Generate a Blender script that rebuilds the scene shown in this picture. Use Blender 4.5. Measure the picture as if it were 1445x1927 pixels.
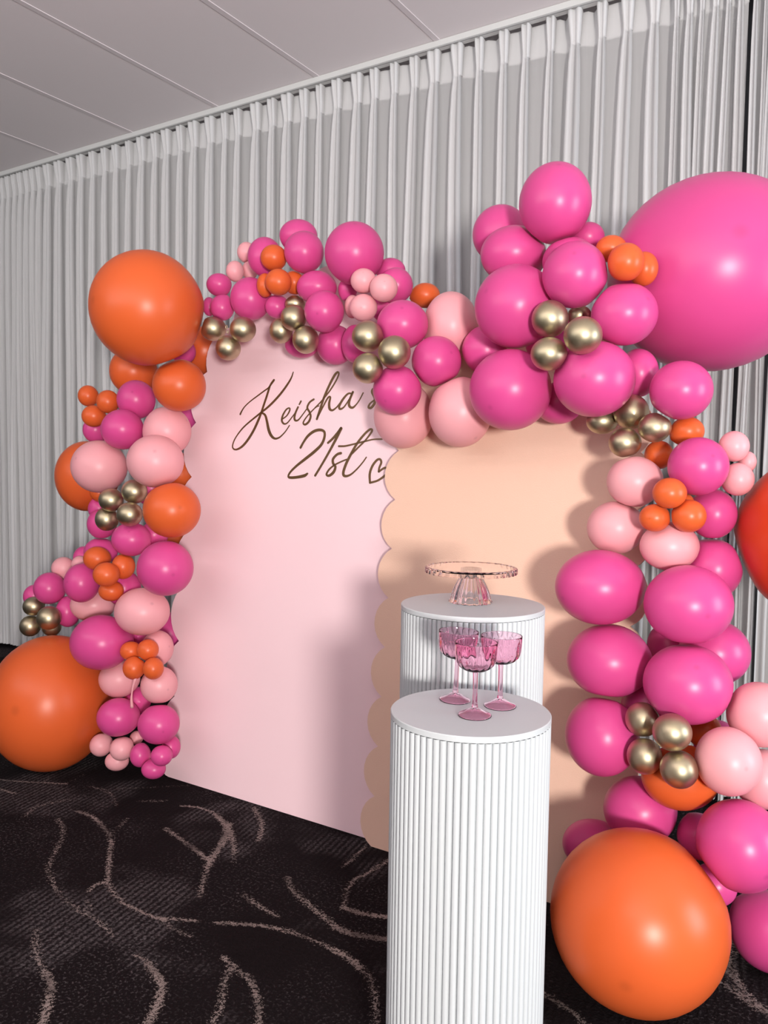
import bpy, bmesh, math, random
import numpy as np
from mathutils import Matrix, Vector

for o in list(bpy.data.objects):
    bpy.data.objects.remove(o, do_unlink=True)
scene = bpy.context.scene
COL = scene.collection
R = math.radians

# ------------------------------------------------------------------ camera
CAM_RIGHT = Vector((0.84546809, 0.53381038, 0.01517159))
CAM_UP = Vector((-0.04487945, 0.04271499, 0.99807879))
CAM_FWD = Vector((-0.53213676, 0.84452466, -0.06007128))
cam_data = bpy.data.cameras.new('camera')
cam_data.sensor_fit = 'HORIZONTAL'
cam_data.sensor_width = 36.0
cam_data.lens = 1524.476 * 36.0 / 1445.0
cam_data.clip_start = 0.05
cam = bpy.data.objects.new('camera', cam_data)
COL.objects.link(cam)
m = Matrix.Identity(4)
for i in range(3):
    m[i][0], m[i][1], m[i][2] = CAM_RIGHT[i], CAM_UP[i], -CAM_FWD[i]
m[2][3] = 1.3
cam.matrix_world = m
scene.camera = cam

# ------------------------------------------------------------------ world, lights, exposure
world = bpy.data.worlds.new('room_ambient')
scene.world = world
world.use_nodes = True
bg = world.node_tree.nodes['Background']
bg.inputs['Color'].default_value = (0.78, 0.82, 1.0, 1)
bg.inputs['Strength'].default_value = 0.13

def area_light(name, loc, target, size, power, color, shape='DISK'):
    d = bpy.data.lights.new(name, 'AREA')
    d.shape = shape
    d.size = size
    d.energy = power
    d.color = color
    o = bpy.data.objects.new(name, d)
    COL.objects.link(o)
    o.location = loc
    o.rotation_euler = (Vector(target) - Vector(loc)).to_track_quat('-Z', 'Y').to_euler()
    return o

area_light('assumed_key_lamp', (1.9, -1.7, 1.30), (-2.8, 2.2, 1.1), 0.50, 265, (1.0, 0.95, 0.90))  # unseen main lamp, its place assumed from the shadows and highlights
up = area_light('added_ceiling_fill', (-2.0, -2.4, 2.25), (-2.0, -2.4 + .35, 2.25 + .94), 6.0, 280, (1.0, 0.97, 0.97), 'RECTANGLE')  # unseen fill light, added to brighten the ceiling and curtain tops
up.data.size_y = 0.3
cool_fill = area_light('added_curtain_fill', (3.5, 2.2, 1.5), (-2.0, 3.2, 1.5), 1.2, 120, (0.86, 0.92, 1.0), 'RECTANGLE')  # unseen cool light, added to brighten the right-hand curtain; no window is built
cool_fill.data.size_y = 1.8

vs = scene.view_settings
scene.display_settings.display_device = 'sRGB'
vs.view_transform = 'Standard'
vs.look = 'None'
vs.gamma = 1.0
vs.use_curve_mapping = False
vs.exposure = -0.19

# ------------------------------------------------------------------ helpers
def tag(o, label=None, cat=None, group=None, kind=None):
    if label: o['label'] = label
    if cat: o['category'] = cat
    if group: o['group'] = group
    if kind: o['kind'] = kind
    return o

def empty(name, loc=(0, 0, 0)):
    o = bpy.data.objects.new(name, None)
    o.empty_display_size = 0.1
    COL.objects.link(o)
    o.location = loc
    return o

def link_mesh(name, me, mat=None, parent=None, loc=None):
    o = bpy.data.objects.new(name, me)
    COL.objects.link(o)
    if mat and not me.materials:
        me.materials.append(mat)
    if parent: o.parent = parent
    if loc is not None: o.location = loc
    return o

def mesh_from(name, verts, faces, smooth=False):
    me = bpy.data.meshes.new(name)
    me.from_pydata([tuple(map(float, v)) for v in verts], [], faces)
    me.update()
    if smooth:
        me.polygons.foreach_set('use_smooth', [True] * len(me.polygons))
    return me

def box_mesh(name, x0, x1, y0, y1, z0, z1, bevel=0.0):
    bm = bmesh.new()
    bmesh.ops.create_cube(bm, size=1.0)
    for v in bm.verts:
        v.co = Vector((x0 + (v.co.x + .5) * (x1 - x0), y0 + (v.co.y + .5) * (y1 - y0), z0 + (v.co.z + .5) * (z1 - z0)))
    if bevel:
        bmesh.ops.bevel(bm, geom=bm.edges[:], offset=bevel, segments=2, affect='EDGES', profile=.5)
    me = bpy.data.meshes.new(name)
    bm.to_mesh(me); bm.free()
    return me

def lathe(name, prof, seg=48, close=True, rfun=None, smooth=True):
    """prof: list of (radius, z); closed profile loop when close. rfun(r,z,ang,k) modulates the radius."""
    verts, faces = [], []
    n = len(prof)
    for s in range(seg):
        a = 2 * math.pi * s / seg
        for k, (r, z) in enumerate(prof):
            rr = rfun(r, z, a, k) if rfun else r
            verts.append((rr * math.cos(a), rr * math.sin(a), z))
    for s in range(seg):
        t = (s + 1) % seg
        for k in range(n if close else n - 1):
            l = (k + 1) % n
            faces.append((s * n + k, t * n + k, t * n + l, s * n + l))
    me = mesh_from(name, verts, faces, smooth)
    bm = bmesh.new(); bm.from_mesh(me)
    bmesh.ops.remove_doubles(bm, verts=bm.verts[:], dist=1e-6)
    bmesh.ops.recalc_face_normals(bm, faces=bm.faces[:])
    bm.to_mesh(me); bm.free()
    return me

def catmull(pts, n=8):
    p = [np.array(q, float) for q in pts]
    p = [2 * p[0] - p[1]] + p + [2 * p[-1] - p[-2]]
    out = []
    for i in range(1, len(p) - 2):
        for k in range(n):
            t = k / n
            out.append(.5 * ((2 * p[i]) + (-p[i-1] + p[i+1]) * t + (2*p[i-1] - 5*p[i] + 4*p[i+1] - p[i+2]) * t*t
                             + (-p[i-1] + 3*p[i] - 3*p[i+1] + p[i+2]) * t**3))
    out.append(p[-2])
    return out

# ------------------------------------------------------------------ materials
def new_mat(name):
    m = bpy.data.materials.new(name)
    m.use_nodes = True
    nt = m.node_tree
    return m, nt, nt.nodes['Principled BSDF']

def N(nt, typ, **kw):
    n = nt.nodes.new(typ)
    for k, v in kw.items():
        setattr(n, k, v)
    return n

def bump(nt, bsdf, scale, strength, dist=.002, detail=4):
    tc = N(nt, 'ShaderNodeTexCoord')
    nz = N(nt, 'ShaderNodeTexNoise')
    nz.inputs['Scale'].default_value = scale
    nz.inputs['Detail'].default_value = detail
    b = N(nt, 'ShaderNodeBump')
    b.inputs['Strength'].default_value = strength
    b.inputs['Distance'].default_value = dist
    nt.links.new(tc.outputs['Object'], nz.inputs['Vector'])
    nt.links.new(nz.outputs['Fac'], b.inputs['Height'])
    nt.links.new(b.outputs['Normal'], bsdf.inputs['Normal'])
    return tc, nz

def simple(name, col, rough=.5, spec=.5, metal=0.0, bscale=0, bstr=0):
    m, nt, b = new_mat(name)
    b.inputs['Base Color'].default_value = (*col, 1)
    b.inputs['Roughness'].default_value = rough
    b.inputs['Specular IOR Level'].default_value = spec
    b.inputs['Metallic'].default_value = metal
    if bscale:
        bump(nt, b, bscale, bstr)
    return m

def balloon_mat(name, col, rough, spec, metal=0.0, dark=.75, trans=0.0):
    """latex: even colour with the small dense spot every balloon has at its crown"""
    m, nt, b = new_mat(name)
    at = N(nt, 'ShaderNodeAttribute', attribute_name='crown')
    rp = N(nt, 'ShaderNodeMapRange', interpolation_type='SMOOTHSTEP')
    rp.inputs['From Min'].default_value = .994
    rp.inputs['From Max'].default_value = .9995
    nt.links.new(at.outputs['Fac'], rp.inputs['Value'])
    tc = N(nt, 'ShaderNodeTexCoord')
    nz = N(nt, 'ShaderNodeTexNoise')
    nz.inputs['Scale'].default_value = 9
    nt.links.new(tc.outputs['Object'], nz.inputs['Vector'])
    mx = N(nt, 'ShaderNodeMix', data_type='RGBA')
    mx.inputs['A'].default_value = (*[c * .97 for c in col], 1)
    mx.inputs['B'].default_value = (*[min(1, c * 1.03) for c in col], 1)
    nt.links.new(nz.outputs['Fac'], mx.inputs['Factor'])
    m2 = N(nt, 'ShaderNodeMix', data_type='RGBA')
    m2.inputs['B'].default_value = (*[c * dark for c in col], 1)
    mul = N(nt, 'ShaderNodeMath', operation='MULTIPLY')
    mul.inputs[1].default_value = .6 if not metal else 0.0
    nt.links.new(rp.outputs['Result'], mul.inputs[0])
    nt.links.new(mul.outputs[0], m2.inputs['Factor'])
    nt.links.new(mx.outputs['Result'], m2.inputs['A'])
    nt.links.new(m2.outputs['Result'], b.inputs['Base Color'])
    b.inputs['Roughness'].default_value = rough
    b.inputs['Specular IOR Level'].default_value = spec
    b.inputs['Metallic'].default_value = metal
    if trans:
        b.inputs['Subsurface Weight'].default_value = trans
        b.inputs['Subsurface Radius'].default_value = (.05, .03, .03)
        b.inputs['Subsurface Scale'].default_value = .5
    return m

M_HOT = balloon_mat('hot_pink_latex', (0.62, 0.066, 0.252), .34, .38)
M_ORANGE = balloon_mat('orange_latex', (0.67, 0.112, 0.027), .36, .36)
M_RED = balloon_mat('red_orange_latex', (0.64, 0.055, 0.016), .36, .36)
M_PALE = balloon_mat('pale_pink_latex', (0.79, 0.36, 0.395), .38, .36)
M_GOLD = balloon_mat('gold_chrome_latex', (0.50, 0.43, 0.29), .43, .5, metal=1.0)
BM = {'H': M_HOT, 'O': M_ORANGE, 'P': M_PALE, 'G': M_GOLD, 'R': M_RED}

M_BOARD_PINK = simple('satin_pink_paint', (0.92, 0.665, 0.71), .33, .4, bscale=40, bstr=.02)
M_BOARD_CREAM = simple('textured_cream_paint', (0.82, 0.545, 0.42), .55, .35, bscale=260, bstr=.35)
M_GOLDINK = simple('bronze_vinyl', (0.135, 0.072, 0.026), .32, .5, metal=.45)
M_PLINTH = simple('white_matte_paint', (0.51, 0.535, 0.55), .5, .35)
M_CEIL = simple('ceiling_board', (0.80, 0.745, 0.755), .7, .2, bscale=120, bstr=.03)
M_JOINT = simple('ceiling_joint_strip', (0.70, 0.645, 0.66), .7, .25)
M_TRIM = simple('white_trim', (0.66, 0.67, 0.66), .5, .3)
M_WALL = simple('dark_glazing_wall', (0.035, 0.036, 0.04), .7, .2, bscale=30, bstr=.05)

def curtain_mat():
    m, nt, b = new_mat('sheer_voile')
    out = nt.nodes['Material Output']
    b.inputs['Base Color'].default_value = (0.94, 0.94, 0.945, 1)
    b.inputs['Roughness'].default_value = .9
    b.inputs['Specular IOR Level'].default_value = .05
    tr = N(nt, 'ShaderNodeBsdfTranslucent')
    tr.inputs['Color'].default_value = (0.93, 0.93, 0.94, 1)
    tp = N(nt, 'ShaderNodeBsdfTransparent')
    m1 = N(nt, 'ShaderNodeMixShader'); m1.inputs[0].default_value = .22
    m2 = N(nt, 'ShaderNodeMixShader')
    tc = N(nt, 'ShaderNodeTexCoord')
    mp = N(nt, 'ShaderNodeMapping'); mp.inputs['Scale'].default_value = (60, 60, 2)
    nz = N(nt, 'ShaderNodeTexNoise'); nz.inputs['Scale'].default_value = 1; nz.inputs['Detail'].default_value = 3
    mr = N(nt, 'ShaderNodeMapRange')
    mr.inputs['To Min'].default_value = .42; mr.inputs['To Max'].default_value = .48
    nt.links.new(tc.outputs['Object'], mp.inputs['Vector'])
    nt.links.new(mp.outputs[0], nz.inputs['Vector'])
    nt.links.new(nz.outputs['Fac'], mr.inputs['Value'])
    nt.links.new(mr.outputs['Result'], m2.inputs[0])
    nt.links.new(b.outputs[0], m1.inputs[1]); nt.links.new(tr.outputs[0], m1.inputs[2])
    nt.links.new(m1.outputs[0], m2.inputs[1]); nt.links.new(tp.outputs[0], m2.inputs[2])
    nt.links.new(m2.outputs[0], out.inputs['Surface'])
    return m
M_CURTAIN = curtain_mat()

def glass_mat(name, col, ior):
    m, nt, b = new_mat(name)
    b.inputs['Base Color'].default_value = (*col, 1)
    b.inputs['Transmission Weight'].default_value = 1.0
    b.inputs['Roughness'].default_value = 0.0
    b.inputs['IOR'].default_value = ior
    return m
M_GLASS_PINK = glass_mat('pink_glass', (1.0, 0.70, 0.82), 1.30)
M_GLASS_CLEAR = glass_mat('clear_acrylic', (1.0, 0.96, 0.955), 1.33)

def carpet_mat():
    m, nt, b = new_mat('patterned_carpet')
    L = nt.links.new
    tc = N(nt, 'ShaderNodeTexCoord')
    def noise(scale, detail=2, vec=None, rough=.5):
        n = N(nt, 'ShaderNodeTexNoise')
        n.inputs['Scale'].default_value = scale
        n.inputs['Detail'].default_value = detail
        n.inputs['Roughness'].default_value = rough
        L(vec or tc.outputs['Object'], n.inputs['Vector'])
        return n.outputs['Fac']
    def math_(op, a, bb=None, c=None):
        n = N(nt, 'ShaderNodeMath', operation=op)
        for i, v in enumerate((a, bb, c)):
            if v is None: continue
            if isinstance(v, (int, float)): n.inputs[i].default_value = v
            else: L(v, n.inputs[i])
        return n.outputs[0]
    def ramp(v, lo, hi, o0=0., o1=1.):
        n = N(nt, 'ShaderNodeMapRange', interpolation_type='SMOOTHSTEP')
        n.inputs['From Min'].default_value = lo; n.inputs['From Max'].default_value = hi
        n.inputs['To Min'].default_value = o0; n.inputs['To Max'].default_value = o1
        L(v, n.inputs['Value'])
        return n.outputs['Result']
    tuft = noise(120, 3, rough=.6)
    fine = noise(300, 1)
    patch = noise(2.6, 3)
    # woven diagonal cord lines inside soft patches
    mp = N(nt, 'ShaderNodeMapping')
    mp.inputs['Rotation'].default_value = (0, 0, R(-10))
    L(tc.outputs['Object'], mp.inputs['Vector'])
    wv = N(nt, 'ShaderNodeTexWave', wave_type='BANDS', bands_direction='X')
    wv.inputs['Scale'].default_value = 15
    wv.inputs['Distortion'].default_value = 3.0
    wv.inputs['Detail'].default_value = 2
    wv.inputs['Detail Scale'].default_value = 6
    L(mp.outputs[0], wv.inputs['Vector'])
    pm = ramp(noise(2.3, 2), .50, .60)
    cord = math_('MULTIPLY', math_('MULTIPLY', wv.outputs['Fac'], pm), ramp(tuft, .30, .62))
    speck = math_('MULTIPLY', ramp(tuft, .52, .72), ramp(patch, .36, .66))
    lum = math_('ADD', math_('MULTIPLY', cord, .8), math_('MULTIPLY', speck, .8))
    mx = N(nt, 'ShaderNodeMix', data_type='RGBA')
    mx.inputs['A'].default_value = (0.0085, 0.0058, 0.0066, 1)
    mx.inputs['B'].default_value = (0.10, 0.086, 0.09, 1)
    L(lum, mx.inputs['Factor'])
    at = N(nt, 'ShaderNodeAttribute', attribute_name='streak')
    sk = ramp(math_('ADD', at.outputs['Fac'], math_('MULTIPLY', math_('SUBTRACT', math_('ADD', math_('MULTIPLY', tuft, .6), math_('MULTIPLY', fine, .4)), .5), 4.2)), .55, .85)
    sk = math_('MULTIPLY', math_('MULTIPLY', sk, ramp(at.outputs['Fac'], .02, .2)), ramp(noise(9, 2), .30, .58, .35, 1.0))
    m2 = N(nt, 'ShaderNodeMix', data_type='RGBA')
    m2.inputs['B'].default_value = (0.25, 0.20, 0.185, 1)
    L(sk, m2.inputs['Factor']); L(mx.outputs['Result'], m2.inputs['A'])
    L(m2.outputs['Result'], b.inputs['Base Color'])
    b.inputs['Roughness'].default_value = 1.0
    b.inputs['Specular IOR Level'].default_value = .08
    bp = N(nt, 'ShaderNodeBump')
    bp.inputs['Strength'].default_value = .8; bp.inputs['Distance'].default_value = .006
    L(math_('ADD', tuft, math_('MULTIPLY', wv.outputs['Fac'], .25)), bp.inputs['Height'])
    L(bp.outputs['Normal'], b.inputs['Normal'])
    return m
M_CARPET = carpet_mat()

# ------------------------------------------------------------------ pattern and placement tables (metres)
STREAKS = [
    (0.90, [(-3.038,1.876,0.0044), (-3.005,1.890,0.0044), (-2.921,1.925,0.0044), (-2.836,1.971,0.0044), (-2.753,2.012,0.0044)]),
    (0.60, [(-2.842,1.976,0.0036), (-2.881,2.054,0.0037), (-2.936,2.127,0.0038)]),
    (0.50, [(-2.753,2.012,0.0033), (-2.777,2.108,0.0034)]),
    (0.90, [(-2.983,1.829,0.0054), (-2.916,1.834,0.0054), (-2.833,1.843,0.0053)]),
    (0.55, [(-2.622,1.743,0.0105), (-2.657,1.811,0.0107), (-2.636,1.878,0.0109), (-2.615,1.922,0.0110)]),
    (0.95, [(-2.495,1.878,0.0076), (-2.409,1.874,0.0075), (-2.291,1.834,0.0072), (-2.217,1.796,0.0070), (-2.126,1.717,0.0067), (-2.057,1.656,0.0065), (-2.005,1.609,0.0064), (-2.013,1.574,0.0063), (-1.997,1.537,0.0062)]),
    (0.60, [(-2.298,1.935,0.0060), (-2.260,1.855,0.0058), (-2.225,1.803,0.0057)]),
    (0.95, [(-2.005,1.609,0.0055), (-1.939,1.576,0.0054), (-1.863,1.553,0.0052), (-1.781,1.547,0.0051), (-1.720,1.554,0.0051), (-1.682,1.571,0.0051), (-1.616,1.603,0.0050)]),
    (0.85, [(-1.715,1.549,0.0047), (-1.652,1.542,0.0046), (-1.571,1.541,0.0045)]),
    (0.70, [(-2.505,1.795,0.0084), (-2.422,1.758,0.0082), (-2.342,1.688,0.0079), (-2.241,1.574,0.0075), (-2.188,1.537,0.0073), (-2.065,1.482,0.0070), (-1.983,1.464,0.0068), (-1.920,1.454,0.0067), (-1.871,1.453,0.0066), (-1.752,1.428,0.0064)]),
    (0.70, [(-1.956,1.500,0.0052), (-1.907,1.472,0.0051)]),
    (0.70, [(-1.954,1.332,0.0095), (-1.862,1.265,0.0090), (-1.765,1.225,0.0087)]),
    (1.00, [(-1.765,1.225,0.0104), (-1.711,1.203,0.0102), (-1.655,1.155,0.0098), (-1.604,1.105,0.0095), (-1.564,1.066,0.0092)]),
    (0.95, [(-1.632,1.404,0.0054), (-1.576,1.392,0.0053)]),
    (1.00, [(-1.576,1.392,0.0110), (-1.506,1.365,0.0107), (-1.464,1.335,0.0104), (-1.420,1.270,0.0100), (-1.403,1.238,0.0098), (-1.373,1.192,0.0095)]),
    (0.60, [(-2.655,2.053,0.0060), (-2.539,2.052,0.0059), (-2.425,1.991,0.0057)]),
    (0.55, [(-2.382,2.065,0.0089), (-2.305,2.118,0.0089)]),
    (0.50, [(-2.553,2.090,0.0043), (-2.449,2.178,0.0044), (-2.330,2.285,0.0044)]),
    (0.90, [(-2.126,1.959,0.0077), (-2.020,1.930,0.0075), (-1.920,1.902,0.0073)]),
    (1.00, [(-2.219,2.124,0.0046), (-2.185,2.140,0.0046), (-2.126,2.151,0.0046), (-2.059,2.140,0.0045)]),
    (1.00, [(-2.059,2.140,0.0116), (-1.975,2.101,0.0113), (-1.907,2.056,0.0110)]),
    (1.00, [(-1.966,2.106,0.0147), (-1.908,2.030,0.0142), (-1.879,1.977,0.0139)]),
    (1.00, [(-1.879,1.977,0.0107), (-1.836,1.890,0.0103), (-1.809,1.844,0.0101)]),
    (1.00, [(-1.809,1.844,0.0057), (-1.759,1.775,0.0055), (-1.700,1.699,0.0053)]),
    (0.85, [(-1.905,2.058,0.0086), (-1.843,2.001,0.0084), (-1.796,1.951,0.0082)]),
    (0.60, [(-1.796,1.951,0.0041), (-1.746,1.897,0.0040)]),
    (1.00, [(-1.954,1.914,0.0079), (-1.897,1.895,0.0077), (-1.831,1.872,0.0076)]),
    (0.90, [(-1.982,2.264,0.0082), (-1.884,2.189,0.0079), (-1.827,2.123,0.0077), (-1.794,2.071,0.0075)]),
    (0.80, [(-1.495,2.310,0.0057), (-1.466,2.232,0.0056), (-1.457,2.169,0.0054), (-1.452,2.084,0.0053)]),
    (0.85, [(-1.349,2.253,0.0064), (-1.353,2.205,0.0063), (-1.360,2.104,0.0061), (-1.372,2.044,0.0060), (-1.355,1.968,0.0058), (-1.315,1.903,0.0056)]),
    (1.00, [(-1.310,1.889,0.0092), (-1.267,1.891,0.0091), (-1.226,1.901,0.0091), (-1.176,1.922,0.0091), (-1.121,1.955,0.0090)]),
    (0.80, [(-1.555,1.932,0.0103), (-1.494,1.884,0.0100), (-1.409,1.848,0.0097), (-1.341,1.824,0.0095), (-1.276,1.801,0.0092)]),
    (1.00, [(-1.272,1.796,0.0115), (-1.225,1.795,0.0114), (-1.184,1.803,0.0113), (-1.119,1.827,0.0112), (-1.060,1.851,0.0112)]),
    (0.75, [(-1.602,1.783,0.0095), (-1.517,1.759,0.0092), (-1.444,1.747,0.0090)]),
    (0.95, [(-1.566,1.624,0.0066), (-1.488,1.668,0.0065), (-1.445,1.688,0.0065), (-1.396,1.701,0.0065)]),
    (0.75, [(-1.396,1.701,0.0084), (-1.338,1.712,0.0083), (-1.281,1.712,0.0082), (-1.209,1.707,0.0080)]),
    (1.00, [(-1.209,1.707,0.0091), (-1.148,1.697,0.0090), (-1.111,1.680,0.0088)]),
    (0.75, [(-1.111,1.680,0.0088), (-1.069,1.661,0.0087), (-1.012,1.599,0.0083), (-0.970,1.539,0.0080), (-0.940,1.494,0.0078)]),
    (0.80, [(-1.436,1.520,0.0090), (-1.371,1.501,0.0088), (-1.322,1.493,0.0086)]),
    (0.90, [(-1.322,1.493,0.0086), (-1.269,1.459,0.0084), (-1.214,1.406,0.0081), (-1.169,1.353,0.0078)]),
    (0.80, [(-1.395,1.512,0.0089), (-1.363,1.447,0.0086), (-1.311,1.383,0.0082), (-1.283,1.327,0.0080), (-1.258,1.284,0.0077)]),
    (0.90, [(-0.729,1.862,0.0040), (-0.690,1.851,0.0066), (-0.621,1.830,0.0077), (-0.575,1.811,0.0063), (-0.523,1.771,0.0049)]),
    (0.90, [(-0.339,2.146,0.0054), (-0.299,2.130,0.0093), (-0.251,2.098,0.0104), (-0.201,2.074,0.0089), (-0.148,2.061,0.0075)]),
]

LETTERS = [
    ('K', [
        [(-2.2268,1.4926,0.0030), (-2.2195,1.5063,0.0024), (-2.2057,1.5238,0.0018), (-2.1769,1.5451,0.0018), (-2.1407,1.5660,0.0021), (-2.1120,1.5825,0.0022), (-2.0889,1.5954,0.0026), (-2.0773,1.6103,0.0038), (-2.0646,1.6248,0.0038)],
        [(-2.0838,1.6004,0.0035), (-2.0951,1.5631,0.0038), (-2.1068,1.5286,0.0038), (-2.1184,1.4940,0.0038), (-2.1307,1.4651,0.0044), (-2.1499,1.4274,0.0044), (-2.1768,1.3896,0.0044), (-2.2051,1.3631,0.0039), (-2.2352,1.3512,0.0030), (-2.2538,1.3601,0.0024), (-2.2503,1.3838,0.0021), (-2.2333,1.4104,0.0021), (-2.2050,1.4397,0.0024), (-2.1690,1.4657,0.0027), (-2.1330,1.4885,0.0030), (-2.1171,1.4992,0.0029)],
        [(-1.9716,1.6516,0.0014), (-1.9801,1.6278,0.0026), (-1.9992,1.6001,0.0035), (-2.0288,1.5668,0.0038), (-2.0627,1.5361,0.0038), (-2.0904,1.5152,0.0035), (-2.1152,1.4998,0.0032)],
        [(-2.1170,1.4983,0.0029), (-2.0971,1.4878,0.0038), (-2.0855,1.4645,0.0044), (-2.0728,1.4297,0.0052), (-2.0575,1.4065,0.0049), (-2.0380,1.3950,0.0037), (-2.0164,1.3992,0.0026), (-1.9960,1.4148,0.0020), (-1.9829,1.4289,0.0017), (-1.9708,1.4458,0.0016)],
    ]),
    ('e', [
        [(-2.0103,1.4691,0.0020), (-1.9880,1.4829,0.0020), (-1.9755,1.5026,0.0026), (-1.9782,1.5126,0.0023), (-1.9938,1.5058,0.0026), (-2.0080,1.4833,0.0032), (-2.0098,1.4633,0.0035), (-1.9977,1.4518,0.0029), (-1.9819,1.4558,0.0020), (-1.9606,1.4782,0.0017), (-1.9478,1.4935,0.0014)],
    ]),
    ('i', [
        [(-1.9356,1.5158,0.0031), (-1.9460,1.4934,0.0034), (-1.9495,1.4737,0.0037), (-1.9432,1.4638,0.0034), (-1.9292,1.4664,0.0023), (-1.9100,1.4871,0.0017), (-1.8942,1.5064,0.0017)],
        [(-1.9235,1.5380,0.0028), (-1.9311,1.5247,0.0023)],
    ]),
    ('s', [
        [(-1.8628,1.5433,0.0031), (-1.8825,1.5313,0.0031), (-1.8912,1.5119,0.0034), (-1.8792,1.4949,0.0034), (-1.8724,1.4780,0.0036), (-1.8793,1.4586,0.0036), (-1.8958,1.4477,0.0034), (-1.9052,1.4548,0.0025), (-1.8946,1.4728,0.0020), (-1.8754,1.4920,0.0020), (-1.8530,1.5110,0.0017), (-1.8364,1.5176,0.0015)],
    ]),
    ('h', [
        [(-1.8547,1.5109,0.0017), (-1.8317,1.5303,0.0020), (-1.8092,1.5529,0.0020), (-1.7872,1.5786,0.0023), (-1.7659,1.6108,0.0023), (-1.7567,1.6334,0.0023), (-1.7625,1.6409,0.0033), (-1.7756,1.6293,0.0040), (-1.7965,1.5922,0.0040), (-1.8168,1.5465,0.0040), (-1.8296,1.5070,0.0040), (-1.8424,1.4667,0.0037)],
        [(-1.8396,1.4723,0.0020), (-1.8179,1.5134,0.0023), (-1.7984,1.5460,0.0027), (-1.7873,1.5483,0.0030), (-1.7905,1.5259,0.0040), (-1.7867,1.5060,0.0043), (-1.7740,1.4992,0.0033), (-1.7568,1.5086,0.0023), (-1.7415,1.5253,0.0016)],
    ]),
    ('a', [
        [(-1.6892,1.5583,0.0029), (-1.7077,1.5589,0.0029), (-1.7278,1.5406,0.0036), (-1.7434,1.5149,0.0039), (-1.7384,1.5033,0.0036), (-1.7212,1.5111,0.0023), (-1.7001,1.5398,0.0020), (-1.6873,1.5627,0.0026)],
        [(-1.6867,1.5653,0.0036), (-1.6996,1.5333,0.0039), (-1.6986,1.5138,0.0042), (-1.6836,1.5069,0.0036), (-1.6672,1.5194,0.0019), (-1.6534,1.5384,0.0016), (-1.6418,1.5606,0.0016)],
    ]),
    ('apostrophe', [
        [(-1.5658,1.6008,0.0035), (-1.5770,1.5791,0.0026)],
    ]),
    ('s', [
        [(-1.5713,1.5772,0.0032), (-1.5955,1.5750,0.0035), (-1.6039,1.5625,0.0038), (-1.5906,1.5397,0.0038), (-1.5901,1.5206,0.0041), (-1.6028,1.5050,0.0038), (-1.6143,1.5069,0.0032), (-1.6079,1.5211,0.0022), (-1.5847,1.5364,0.0019)],
    ]),
    ('2', [
        [(-1.9097,1.3592,0.0040), (-1.8969,1.3810,0.0037), (-1.8781,1.4044,0.0044), (-1.8507,1.4219,0.0047), (-1.8223,1.4266,0.0046), (-1.8032,1.4189,0.0040), (-1.8012,1.3974,0.0043), (-1.8131,1.3710,0.0046), (-1.8435,1.3444,0.0050), (-1.8826,1.3175,0.0047), (-1.9223,1.2902,0.0040), (-1.9499,1.2661,0.0034), (-1.9578,1.2497,0.0034), (-1.9458,1.2453,0.0044), (-1.9140,1.2477,0.0047), (-1.8810,1.2541,0.0050), (-1.8671,1.2627,0.0030)],
    ]),
    ('1', [
        [(-1.7832,1.3776,0.0036), (-1.7626,1.3940,0.0039), (-1.7406,1.4168,0.0042), (-1.7274,1.4330,0.0046)],
        [(-1.7273,1.4323,0.0049), (-1.7466,1.3940,0.0046), (-1.7742,1.3448,0.0039), (-1.8025,1.2986,0.0036), (-1.8312,1.2545,0.0036)],
    ]),
    ('s', [
        [(-1.7199,1.3403,0.0042), (-1.7373,1.3353,0.0039), (-1.7538,1.3188,0.0042), (-1.7524,1.3025,0.0042), (-1.7412,1.2896,0.0042), (-1.7475,1.2700,0.0046), (-1.7663,1.2565,0.0042), (-1.7788,1.2612,0.0033), (-1.7683,1.2794,0.0029), (-1.7458,1.2961,0.0026), (-1.7152,1.3095,0.0023), (-1.6924,1.3178,0.0023)],
    ]),
    ('t', [
        [(-1.6745,1.3357,0.0026), (-1.6458,1.3616,0.0026), (-1.6174,1.3872,0.0025), (-1.5968,1.4126,0.0029), (-1.5921,1.4246,0.0032), (-1.6017,1.4263,0.0032), (-1.6231,1.4095,0.0035), (-1.6510,1.3776,0.0038), (-1.6747,1.3390,0.0042), (-1.6947,1.3000,0.0045), (-1.7037,1.2676,0.0045), (-1.6948,1.2565,0.0042), (-1.6719,1.2618,0.0029), (-1.6465,1.2815,0.0022), (-1.6219,1.3074,0.0019), (-1.6076,1.3267,0.0017)],
        [(-1.7329,1.3656,0.0033), (-1.7045,1.3663,0.0029), (-1.6699,1.3728,0.0026), (-1.6246,1.3824,0.0026), (-1.5836,1.3903,0.0022), (-1.5463,1.3918,0.0022)],
    ]),
    ('heart', [
        [(-1.5513,1.2747,0.0028), (-1.5496,1.2895,0.0031), (-1.5430,1.3084,0.0034), (-1.5495,1.3194,0.0035), (-1.5623,1.3161,0.0035), (-1.5792,1.2953,0.0038), (-1.5881,1.2667,0.0038), (-1.5846,1.2345,0.0035)],
        [(-1.5853,1.2345,0.0032), (-1.5524,1.2438,0.0031), (-1.5243,1.2617,0.0034), (-1.5092,1.2776,0.0034), (-1.5156,1.2885,0.0034), (-1.5302,1.2882,0.0031), (-1.5513,1.2743,0.0028)],
    ]),
]

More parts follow.
